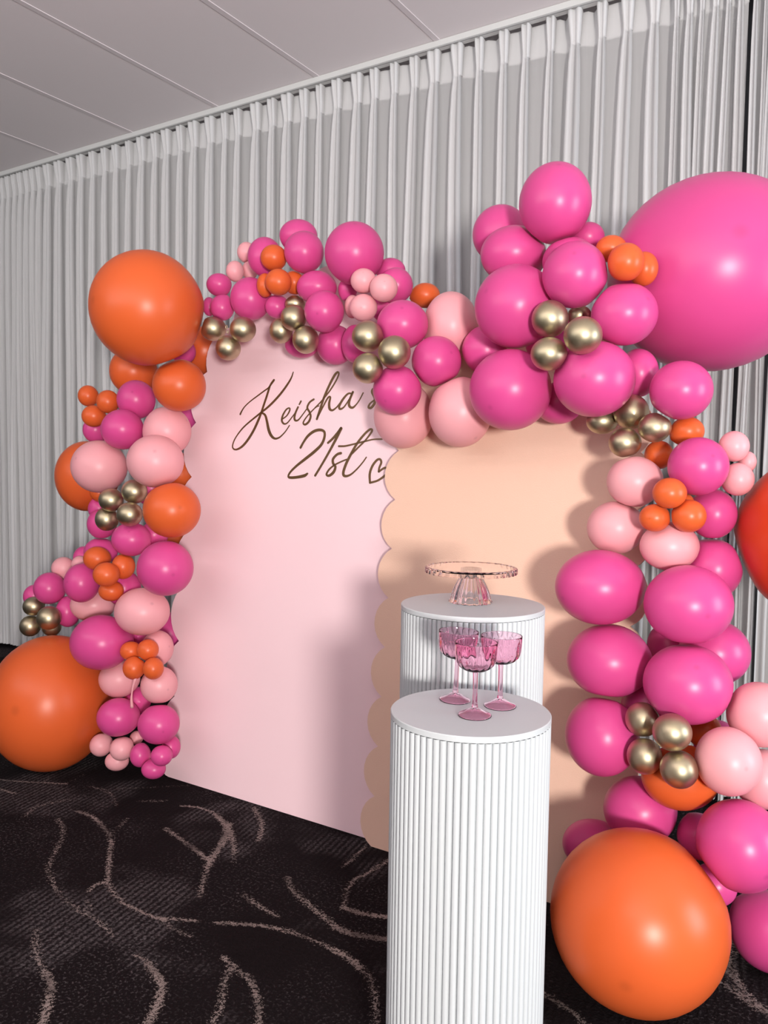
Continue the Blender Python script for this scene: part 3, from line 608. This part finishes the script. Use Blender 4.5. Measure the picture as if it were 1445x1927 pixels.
# ------------------------------------------------------------------ floor
XW0, XW1, YW0, YWALL, CEIL = -9.0, 3.6, -3.6, 3.40, 3.147
def build_floor():
    fx = np.concatenate([np.linspace(XW0, -4.2, 12)[:-1], np.arange(-4.2, 0.9, .0125), np.linspace(.9, XW1, 8)])
    fy = np.concatenate([np.linspace(YW0, .9, 12)[:-1], np.arange(.9, 2.75, .0125), np.linspace(2.75, YWALL, 6)])
    gx, gy = np.meshgrid(fx, fy, indexing='ij')
    s = np.zeros(gx.shape)
    rnd = random.Random(5)
    arcs = [(a, catmull(p, 6)) for a, p in STREAKS]
    for _ in range(16):                              # the pattern runs on behind the boards
        x, y = rnd.uniform(-4.2, .8), rnd.uniform(2.3, 2.8)
        a = rnd.uniform(0, 6.28); c = rnd.uniform(-.5, .5); q = []
        for k in range(6):
            q.append((x, y, rnd.uniform(.006, .014))); x += .08 * math.cos(a); y += .08 * math.sin(a); a += c
        arcs.append((rnd.uniform(.6, 1), catmull(q, 4)))
    for amp, pts in arcs:
        for A, B in zip(pts[:-1], pts[1:]):
            w = max(A[2], B[2])
            ix = np.searchsorted(fx, [min(A[0], B[0]) - 2*w - .02, max(A[0], B[0]) + 2*w + .02])
            iy = np.searchsorted(fy, [min(A[1], B[1]) - 2*w - .02, max(A[1], B[1]) + 2*w + .02])
            if ix[0] == ix[1] or iy[0] == iy[1]: continue
            X = gx[ix[0]:ix[1], iy[0]:iy[1]]; Y = gy[ix[0]:ix[1], iy[0]:iy[1]]
            d = B[:2] - A[:2]; L2 = max(float(d @ d), 1e-9)
            t = np.clip(((X - A[0]) * d[0] + (Y - A[1]) * d[1]) / L2, 0, 1)
            ds = np.hypot(X - A[0] - t * d[0], Y - A[1] - t * d[1])
            ww = A[2] + (B[2] - A[2]) * t + .003
            v = amp * np.clip(1.7 - ds / (ww * .85), 0, 1.2) / 1.2
            sub = s[ix[0]:ix[1], iy[0]:iy[1]]
            np.maximum(sub, v, out=sub)
    nx, ny = gx.shape
    verts = np.stack([gx.ravel(), gy.ravel(), np.zeros(gx.size)], 1)
    idx = np.arange(nx * ny).reshape(nx, ny)
    faces = np.stack([idx[:-1, :-1].ravel(), idx[1:, :-1].ravel(), idx[1:, 1:].ravel(), idx[:-1, 1:].ravel()], 1)
    me = bpy.data.meshes.new('floor')
    me.from_pydata(verts.tolist(), [], faces.tolist())
    at = me.attributes.new('streak', 'FLOAT', 'POINT')
    at.data.foreach_set('value', s.ravel().astype(np.float32))
    me.update()
    return link_mesh('floor', me, M_CARPET)
tag(build_floor(), 'dark patterned carpet with pale branching streaks', kind='structure')

# ------------------------------------------------------------------ wall, ceiling, trim
tag(link_mesh('wall_back', box_mesh('wall_back', XW0, XW1, YWALL, YWALL + .12, 0, CEIL + .1), M_WALL),
    'dark wall behind the sheer curtains', kind='structure')
SEAM0, SEAM = -1.889 * 3.2 / 3.4, .655
ceiling = tag(link_mesh('ceiling', box_mesh('ceiling', XW0, XW1, YW0, YWALL + .12, CEIL + .012, CEIL + .1), M_CEIL),
              'grey panelled ceiling with thin cover strips', kind='structure')
panel_me = box_mesh('ceiling_panel', 0, SEAM - .004, YW0, 3.235, CEIL, CEIL + .012, .0015)
strip_me = box_mesh('joint_strip', -.014, .014, YW0, 3.20, CEIL - .0032, CEIL + .002, .001)
k0 = int(math.floor((XW0 - SEAM0) / SEAM)) + 1
for k in range(k0, int((XW1 - SEAM0) / SEAM)):
    link_mesh('ceiling_panel', panel_me, M_CEIL, ceiling, (SEAM0 + k * SEAM + .002, 0, 0))
    link_mesh('joint_strip', strip_me, M_JOINT, ceiling, (SEAM0 + k * SEAM, 0, 0))
tr = tag(link_mesh('trim_1', box_mesh('trim_1', XW0, XW1, 3.196, 3.212, CEIL - .027, CEIL - .0005, .003), M_TRIM),
         'white curtain rail trim along the ceiling edge', kind='structure')
link_mesh('rail', box_mesh('rail', XW0, XW1, 3.225, 3.255, CEIL - .020, CEIL - .0005, .003), M_TRIM, tr)

# ------------------------------------------------------------------ curtains
def curtain(x0, x1, n, label, seed, ztop=3.124, zbot=.045, yb=3.27, hw0=.20, squash=1.0, extra=()):
    rnd = random.Random(seed)
    s = (x1 - x0) / n
    xc = [x0 + s * (i + .5) + rnd.uniform(-.10, .10) * s for i in range(n)]
    wide = [s] * n + [.6 * s] * len(extra)
    xc += list(extra)
    n = len(xc)
    if extra: x1 = extra[-1] + .022
    wj = [rnd.uniform(.75, 1.3) for _ in range(n)]
    ph = [rnd.uniform(0, 6.28) for _ in range(n)]
    dr = [rnd.uniform(-.25, .25) * s for _ in range(n)]
    rows = [(0, .95), (.035, .80), (.075, .55), (.105, .36), (.128, .30), (.150, .38), (.20, .62), (.30, .85), (.45, 1.0),
            (.65, 1.1), (.9, 1.18), (1.2, 1.2), (1.5, 1.22), (1.8, 1.2), (2.1, 1.25), (2.4, 1.25), (2.7, 1.3), (3.0, 1.3), (ztop - zbot, 1.3)]
    prof = [(-1.5, .02), (-.55, 0), (-.95, -.45), (-1.0, -.8), (-.72, -1.0), (-.42, -.98), (-.20, -.82), (0, -.72), (.20, -.82),
            (.42, -.95), (.74, -1.02), (1.0, -.8), (.95, -.42), (.5, 0), (1.5, .03)]
    verts, npr = [], None
    for dz, op in rows:
        line = []
        dn = min(1, max(0, (dz - .13) / 1.2))
        for i in range(n):
            sway = (.012 * math.sin(1.7 * dz + ph[i]) + dr[i] * dz / 3) * dn
            hw = wide[i] * (hw0 * .55 + hw0 * .6 * op) * wj[i] * squash
            dep = (.030 + .020 * op * wj[i])
            c = xc[i] + sway
            for (u, v) in prof:
                line.append((c + u * hw, yb + v * dep + .006 * math.sin(2.3 * dz + 1.7 * ph[i] + u) * dn))
        # flat webs between pleats sag back a little
        out = [(x0, yb)]
        for j, q in enumerate(line):
            if j % len(prof) == 0 and j > 0:
                pvt = line[j - 1]
                out.append(((pvt[0] + q[0]) / 2, yb + .012 + .012 * math.sin(ph[j // len(prof)] + dz)))
            out.append(q)
        out.append((x1, yb))
        out = [(min(max(x, x0), x1), y) for x, y in out]
        npr = len(out)
        verts += [(x, y, ztop - dz) for x, y in out]
    nr = len(rows)
    faces = [(r_ * npr + k, r_ * npr + k + 1, (r_ + 1) * npr + k + 1, (r_ + 1) * npr + k) for r_ in range(nr - 1) for k in range(npr - 1)]
    me = mesh_from('sheer_curtain', verts, faces, True)
    o = tag(link_mesh('sheer_curtain', me, M_CURTAIN), label, 'curtain', 'sheer curtains along the back wall')
    # folded-over heading: a second layer of fabric behind the first
    hv, hf = [], []
    for r_ in range(5):
        hv += [(x, y + .004, z - (.001 if r_ == 0 else 0)) for x, y, z in verts[r_ * npr:(r_ + 1) * npr]]
    hv += [(x, y + .008, z) for x, y, z in hv]
    for lay in range(2):
        b = lay * 5 * npr
        hf += [(b + r_ * npr + k, b + r_ * npr + k + 1, b + (r_ + 1) * npr + k + 1, b + (r_ + 1) * npr + k) for r_ in range(4) for k in range(npr - 1)]
    link_mesh('pleat_heading', mesh_from('pleat_heading', hv, hf, True), M_CURTAIN, o)
    hem = [v for v in verts[-npr:]]
    zz = hem[0][2]
    hb = [(x, y + .003, zz + .07) for x, y, z in hem] + [(x, y + .003, zz) for x, y, z in hem]
    link_mesh('hem', mesh_from('hem', hb, [(k, k + 1, npr + k + 1, npr + k) for k in range(npr - 1)], True), M_CURTAIN, o)
    return o
curtain(-7.95, -4.62, 52, 'bunched white sheer curtain at the far left of the wall', 3, squash=1.35)
curtain(-4.612, -.80, 36, 'long white pinch-pleated sheer curtain behind the balloon arch', 11,
        extra=(-.775, -.728, -.684, -.636, -.592, -.550))
curtain(-.513, -.425, 3, 'slim strip of white sheer curtain between the two dark gaps', 8, squash=1.4)
curtain(-.408, 1.2, 24, 'white sheer curtain running out of the picture on the right', 21, squash=1.3)

# ------------------------------------------------------------------ backdrop boards
LEAN = R(6.0)
def scallop_outline(xl, xr, cusps_z, zc, n_arc, bulge, seg=9):
    """right foot -> up -> over the arch -> left foot; every step between cusps is one outward arc"""
    cx, rad = (xl + xr) / 2, (xr - xl) / 2
    pts = [(xr, z) for z in cusps_z]
    pts += [(cx + rad * math.cos(math.pi * k / n_arc), zc + rad * math.sin(math.pi * k / n_arc)) for k in range(1, n_arc)]
    pts += [(xl, z) for z in reversed(cusps_z)]
    out = []
    for (ax, az), (bx, bz) in zip(pts[:-1], pts[1:]):
        c = math.hypot(bx - ax, bz - az)
        h = bulge * min(1, c / .12)
        r_ = (c * c / 4 + h * h) / (2 * h)
        nx, nz = (bz - az) / c, -(bx - ax) / c
        mx, mz = (ax + bx) / 2 - nx * (r_ - h), (az + bz) / 2 - nz * (r_ - h)
        half = math.asin(min(1, c / 2 / r_))
        for k in range(seg):
            a = -half + 2 * half * k / seg
            tx, tz = (bx - ax) / c, (bz - az) / c
            out.append((mx + r_ * (nx * math.cos(a) + tx * math.sin(a)), mz + r_ * (nz * math.cos(a) + tz * math.sin(a))))
    out.append(pts[-1])
    return [(x, max(z, 0.0)) for x, z in out]

def board(name, outline, thick, y0, mat, label):
    bm = bmesh.new()
    fr = [bm.verts.new((x, 0, z)) for x, z in outline]
    bk = [bm.verts.new((x, thick, z)) for x, z in outline]
    bm.faces.new(fr); bm.faces.new(bk[::-1])
    n = len(fr)
    for k in range(n):
        bm.faces.new((fr[k], bk[k], bk[(k + 1) % n], fr[(k + 1) % n]))
    bmesh.ops.recalc_face_normals(bm, faces=bm.faces[:])
    me = bpy.data.meshes.new(name)
    bm.to_mesh(me); bm.free()
    o = link_mesh(name, me, mat, None, (0, y0, .0015))
    o.rotation_euler = (-LEAN, 0, 0)
    return tag(o, label, 'board')

pk = [0.0, .103] + [.103 + .2267 * k for k in range(1, 7)]
pink = board('backdrop_board', scallop_outline(-2.47, -1.37, pk, pk[-1], 8, .058), .012, 2.29, M_BOARD_PINK,
             'pink scalloped arch backdrop board with gold script lettering')
ck = [.1687 * k for k in range(9)]
cream = board('backdrop_board', scallop_outline(-1.45, -.63, ck, ck[-1], 8, .05), .012, 2.25, M_BOARD_CREAM,
              'cream scalloped arch backdrop board behind the two plinths')

def ribbon(strokes):
    verts, faces = [], []
    for st in strokes:
        pts = catmull(st, 8)
        P = np.array([q[:2] for q in pts]); W = np.array([max(q[2] * 1.15, .0014) for q in pts])
        T = np.gradient(P, axis=0); T /= np.linalg.norm(T, axis=1)[:, None] + 1e-9
        Nn = np.stack([-T[:, 1], T[:, 0]], 1)
        cap = [P[0] - T[0] * W[0] * .7], [P[-1] + T[-1] * W[-1] * .7]
        P = np.vstack([cap[0], P, cap[1]]); Nn = np.vstack([Nn[:1], Nn, Nn[-1:]]); W = np.concatenate([[W[0] * .45], W, [W[-1] * .45]])
        b = len(verts); n = len(P)
        for y in (-.0022, -.0001):
            for p_, n_, w in zip(P, Nn, W):
                verts += [(p_[0] + n_[0] * w, y, p_[1] + n_[1] * w), (p_[0] - n_[0] * w, y, p_[1] - n_[1] * w)]
        for k in range(n - 1):
            a, c = b + 2 * k, b + 2 * n + 2 * k
            faces += [(a, a + 1, a + 3, a + 2), (c, c + 2, c + 3, c + 1), (a, a + 2, c + 2, c), (a + 1, c + 1, c + 3, a + 3)]
        a, c = b, b + 2 * n
        faces += [(a, c, c + 1, a + 1)]
        a, c = b + 2 * n - 2, b + 4 * n - 2
        faces += [(a, a + 1, c + 1, c)]
    return mesh_from('letter', verts, faces)
LETTER_NAMES = {'apostrophe': 'apostrophe', 'heart': 'heart_outline'}
for ch, strokes in LETTERS:
    o = link_mesh(LETTER_NAMES.get(ch, 'digit' if ch.isdigit() else 'letter'), ribbon(strokes), M_GOLDINK, pink)
    o['label'] = ('bronze gold script ' + ('digit ' if ch.isdigit() else 'letter ') + ch) if len(ch) == 1 else 'bronze gold ' + ch

# ------------------------------------------------------------------ plinths
def plinth(loc, rad, h, nribs, label):
    root = tag(empty('fluted_plinth', (loc[0], loc[1], 0)), label, 'plinth', 'white fluted plinths')
    core = lathe('core', [(0, 0), (rad - .007, 0), (rad - .007, h - .012), (0, h - .012)], 96, False, smooth=False)
    link_mesh('core', core, M_PLINTH, root)
    top = lathe('top_disc', [(0, h - .012), (rad - .002, h - .012), (rad + .0005, h - .0105), (rad + .0005, h - .0015), (rad - .001, h), (0, h)], 128, False, smooth=False)
    link_mesh('top_disc', top, M_PLINTH, root)
    w = 2 * math.pi * (rad - .005) / nribs
    prof = []
    for k in range(9):
        a = math.pi * k / 8
        prof.append((-.5 * w * .94 * math.cos(a), .0078 * math.sin(a) ** .6))
    vv = [(rad - .0076 + q, p_, z) for z in (0.0, h - .0121) for p_, q in prof]
    ff = [(k, k + 1, 9 + k + 1, 9 + k) for k in range(8)]
    me = mesh_from('rib', vv, ff, True)
    me.materials.append(M_PLINTH)
    bm = bmesh.new(); bm.from_mesh(me); bmesh.ops.recalc_face_normals(bm, faces=bm.faces[:])
    if bm.faces[4 if len(bm.faces) > 4 else 0].normal.x < 0:
        bmesh.ops.reverse_faces(bm, faces=bm.faces[:])
    bm.to_mesh(me); bm.free()
    for k in range(nribs):
        o = bpy.data.objects.new('rib', me)
        COL.objects.link(o)
        o.parent = root
        o.rotation_euler = (0, 0, 2 * math.pi * k / nribs)
    return root
PF, PR = (-.6593, 1.3628, .8366), (-.8283, 1.7112, .9722)
plinth(PF, .150, PF[2], 70, 'white fluted round plinth in front, carrying the three pink glasses')
plinth(PR, .1675, PR[2], 84, 'taller white fluted round plinth behind, carrying the clear cake stand')

# ------------------------------------------------------------------ glassware
def coupe(loc, rot, tilt, label):
    root = tag(empty('coupe_glass', loc), label, 'glass', 'pink coupe glasses on the front plinth')
    root.rotation_euler = (tilt[0], tilt[1], rot)
    h, rb = .1385, .0395
    zb = .083
    def flute(r_, z, a, k):
        t = min(1, max(0, (z - zb - .004) / .012)) * min(1, max(0, (h - .011 - z) / .010))
        return r_ * (1 - .045 * t * (abs(math.cos(8 * a)) ** 2.5)) if k < 13 else r_
    outer = [(.0045, zb), (.010, zb + .0005), (.020, zb + .0030), (.028, zb + .0075), (.0335, zb + .013), (.0365, zb + .019), (.0378, zb + .025),
             (.0384, zb + .031), (.0388, zb + .037), (.0391, zb + .043), (.0393, zb + .048), (.0395, zb + .052), (.0395, h - .0010)]
    inner = [(.0393, h - .0003), (.0389, h), (.0385, h - .0003), (.0383, h - .0010), (.0380, zb + .050), (.0374, zb + .042), (.0370, zb + .034), (.0362, zb + .026), (.0346, zb + .0195), (.031, zb + .0135),
             (.025, zb + .0085), (.016, zb + .0050), (.0001, zb + .004)]
    me = lathe('bowl', [(.0001, zb)] + outer + inner, 128, False, rfun=lambda r_, z, a, k: flute(r_, z, a, k - 1))
    link_mesh('bowl', me, M_GLASS_PINK, root)
    stem = [(.0001, .0165), (.0058, .0165), (.0052, .022), (.0046, .03), (.0043, .05), (.0043, .07), (.0046, .079), (.0060, .0825), (.0001, .0825)]
    link_mesh('stem', lathe('stem', stem, 32, False), M_GLASS_PINK, root)
    foot = [(.0001, .0128), (.006, .0118), (.013, .0086), (.021, .0046), (.0275, .0016), (.0290, .0002), (.0305, .0002), (.0312, .0010), (.0312, .0026), (.0290, .0042), (.022, .0072), (.014, .0112), (.008, .0148), (.0058, .0163), (.0001, .0163)]
    link_mesh('foot', lathe('foot', foot, 64, False), M_GLASS_PINK, root)
    return root
coupe((-.6384, 1.3381, PF[2]), .1, (0, 0), 'pink coupe glass standing nearest, in the middle of the three')
coupe((-.7133, 1.4044, PF[2]), .3, (-.012, .035), 'pink coupe glass on the left, its bowl behind the nearest one')
coupe((-.6240, 1.4190, PF[2]), .5, (0, 0), 'pink coupe glass on the right, standing further back')

def cake_stand(loc):
    root = tag(empty('cake_stand', loc), 'clear acrylic cake stand with fluted foot on the taller plinth', 'cake stand')
    h = .0835
    nf = 34
    def wav(r_, z, a, k):
        return r_ * (1 + .012 * math.cos(nf * a)) if r_ > .1 else r_
    plate = [(.0001, h - .004), (.100, h - .004), (.105, h - .0125), (.1085, h - .0125), (.1085, h), (.1045, h + .0012), (.099, h), (.0001, h)]
    link_mesh('plate', lathe('plate', plate, nf * 8, False, rfun=wav, smooth=False), M_GLASS_CLEAR, root)
    def fl(r_, z, a, k):
        return r_ * (1 + .05 * math.cos(22 * a)) if k < 10 else r_ * .94
    out = [(.0500, .0003), (.0500, .003), (.0475, .005), (.0455, .014), (.0425, .025), (.0375, .038), (.0315, .050), (.0265, .060), (.0240, .068), (.0235, h - .0045)]
    inn = [(.0205, h - .0045), (.0210, .068), (.0235, .060), (.0285, .050), (.0345, .038), (.0395, .025), (.0425, .014), (.0440, .0003)]
    link_mesh('pedestal', lathe('pedestal', out + inn, 176, True, rfun=fl), M_GLASS_CLEAR, root)
cake_stand((-.8455, 1.7349, PR[2]))

# ------------------------------------------------------------------ balloons
def build_balloons():
    nB = len(BALLOONS)
    Cn = np.array([b[2] for b in BALLOONS]); Rn = np.array([b[3] for b in BALLOONS])
    SX = np.array([b[4] for b in BALLOONS]); SY = np.array([b[5] for b in BALLOONS])
    cr, cu = np.array(CAM_RIGHT), np.array(CAM_UP)
    def reach(i, n):                                # ellipsoid radius along n
        a, b_ = n @ cr, n @ cu
        c2 = max(0, 1 - a * a - b_ * b_)
        return Rn[i] / math.sqrt((a / SX[i]) ** 2 + (b_ / SY[i]) ** 2 + c2)
    bn = np.array([0, -math.cos(LEAN), math.sin(LEAN)])
    NS, NRG = 44, 28
    groups = {'LC': 'balloons of the left garland column', 'TP': 'balloons along the left arch top',
              'TR': 'balloons of the upper right bunch', 'RC': 'balloons of the right garland column'}
    objs = {}
    for i, (gid, col, c, r0, sx, sy, fl, label) in enumerate(BALLOONS):
        c = Cn[i]
        d = np.linalg.norm(Cn - c, axis=1)
        near = [j for j in range(nB) if j != i and d[j] < .30]
        ax = np.zeros(3)
        for j in near: ax += (c - Cn[j]) / d[j] * Rn[j]
        ax = ax / (np.linalg.norm(ax) + 1e-6) + np.array([.25, -.55, .1])
        ax /= np.linalg.norm(ax)
        t1 = np.cross(ax, [0.13, .2, .97]); t1 /= np.linalg.norm(t1); t2 = np.cross(ax, t1)
        verts, crown = [], []
        for rg in range(NRG + 1):
            th = math.pi * rg / NRG
            ct, st = math.cos(th), math.sin(th)
            tt = max(0.0, -ct)
            pr = st * (1 - .05 * tt ** 2); pz = ct * (1 + .05 * tt ** 4)
            if tt > .985: pr *= .5; pz -= .03
            ring = [0] if rg in (0, NRG) else range(NS)
            for s_ in ring:
                a = 2 * math.pi * s_ / NS
                verts.append(ax * pz + (t1 * math.cos(a) + t2 * math.sin(a)) * pr); crown.append(ct)
        V = np.array(verts) * r0
        V = V + np.outer(V @ cr, cr) * (sx - 1) + np.outer(V @ cu, cu) * (sy - 1)
        # neighbours press flat contact faces into one another
        for j in range(nB):
            if j == i or d[j] > (Rn[i] + Rn[j]) * 1.3: continue
            n = (Cn[j] - c) / d[j]
            ri, rj = reach(i, n), reach(j, -n)
            over = ri + rj - d[j]
            if over <= -.002: continue
            pl = ri - over * (rj / (ri + rj)) - .0006
            w = .10 * ri
            s = V @ n - (pl - w)
            msk = s > 0
            V[msk] -= np.outer(s[msk] - w * (1 - np.exp(-s[msk] / w)), n)
        if fl == '':                                # resting against a board
            y0 = 2.29 if c[0] < -1.45 else 2.25
            dist = (c - np.array([0, y0, 0])) @ bn
            s = -(V @ bn) - (dist - .002)
            msk = s > 0
            V[msk] += np.outer(s[msk], bn)
        V[:, 2] = np.maximum(V[:, 2], -c[2] + .0005)
        faces = []
        idx = lambda rg, s_: 0 if rg == 0 else (1 + (NRG - 1) * NS if rg == NRG else 1 + (rg - 1) * NS + s_ % NS)
        for rg in range(NRG):
            for s_ in range(NS):
                q = [idx(rg, s_), idx(rg + 1, s_), idx(rg + 1, s_ + 1), idx(rg, s_ + 1)]
                q = [v for k, v in enumerate(q) if v not in q[:k]]
                faces.append(tuple(q))
        me = bpy.data.meshes.new('balloon')
        me.from_pydata(V.tolist(), [], faces)
        at = me.attributes.new('crown', 'FLOAT', 'POINT')
        at.data.foreach_set('value', np.array(crown, np.float32))
        me.polygons.foreach_set('use_smooth', [True] * len(me.polygons))
        me.update()
        if sum(p_.normal.dot(p_.center) for p_ in me.polygons[:40]) < 0:
            me.flip_normals()
        o = link_mesh('balloon', me, BM[col], None, tuple(c))
        tag(o, label, 'balloon', groups[gid])
        objs[label] = o
    return objs
BO = build_balloons()

def tube(pts, radii, seg=10):
    verts, faces = [], []
    P = [Vector(p_) for p_ in pts]
    for k, p_ in enumerate(P):
        t = (P[min(k + 1, len(P) - 1)] - P[max(k - 1, 0)]).normalized()
        a = t.orthogonal().normalized(); b = t.cross(a)
        verts += [p_ + (a * math.cos(6.2832 * s / seg) + b * math.sin(6.2832 * s / seg)) * radii[k] for s in range(seg)]
    for k in range(len(P) - 1):
        for s in range(seg):
            t = (s + 1) % seg
            faces.append((k * seg + s, k * seg + t, (k + 1) * seg + t, (k + 1) * seg + s))
    faces += [tuple(range(seg))[::-1], tuple((len(P) - 1) * seg + s for s in range(seg))]
    return mesh_from('tail', verts, faces, True)

def part_on(label, name, pts, radii, mat):
    o = BO[label]
    c = Vector(o.location)
    return link_mesh(name, tube([Vector(p_) - c for p_ in pts], radii), mat, o)
part_on('pale pink balloon right under the lowest orange cluster, against the pink board', 'tail',
        catmull([(-2.415, 2.075, .470), (-2.425, 2.070, .43), (-2.430, 2.068, .39), (-2.432, 2.072, .352)], 4),
        [.003 + .0006 * abs(k - 6) for k in range(13)], M_PALE)
M_RING = simple('gold_knot_latex', (.62, .50, .33), .35, .5, metal=.6)
for k, (c, rr) in enumerate((((-2.098, 2.228, 1.789), .0055), ((-2.092, 2.228, 1.771), .0045))):
    pts = [(c[0] + rr * .85 * math.cos(a), c[1] - .1 * rr * math.cos(a), c[2] + rr * 1.2 * math.sin(a)) for a in [6.2832 * q / 14 for q in range(15)]]
    part_on('gold chrome balloon, lowest of the trio beside the giant orange balloon', 'knot', pts, [.0014] * 15, M_RING)
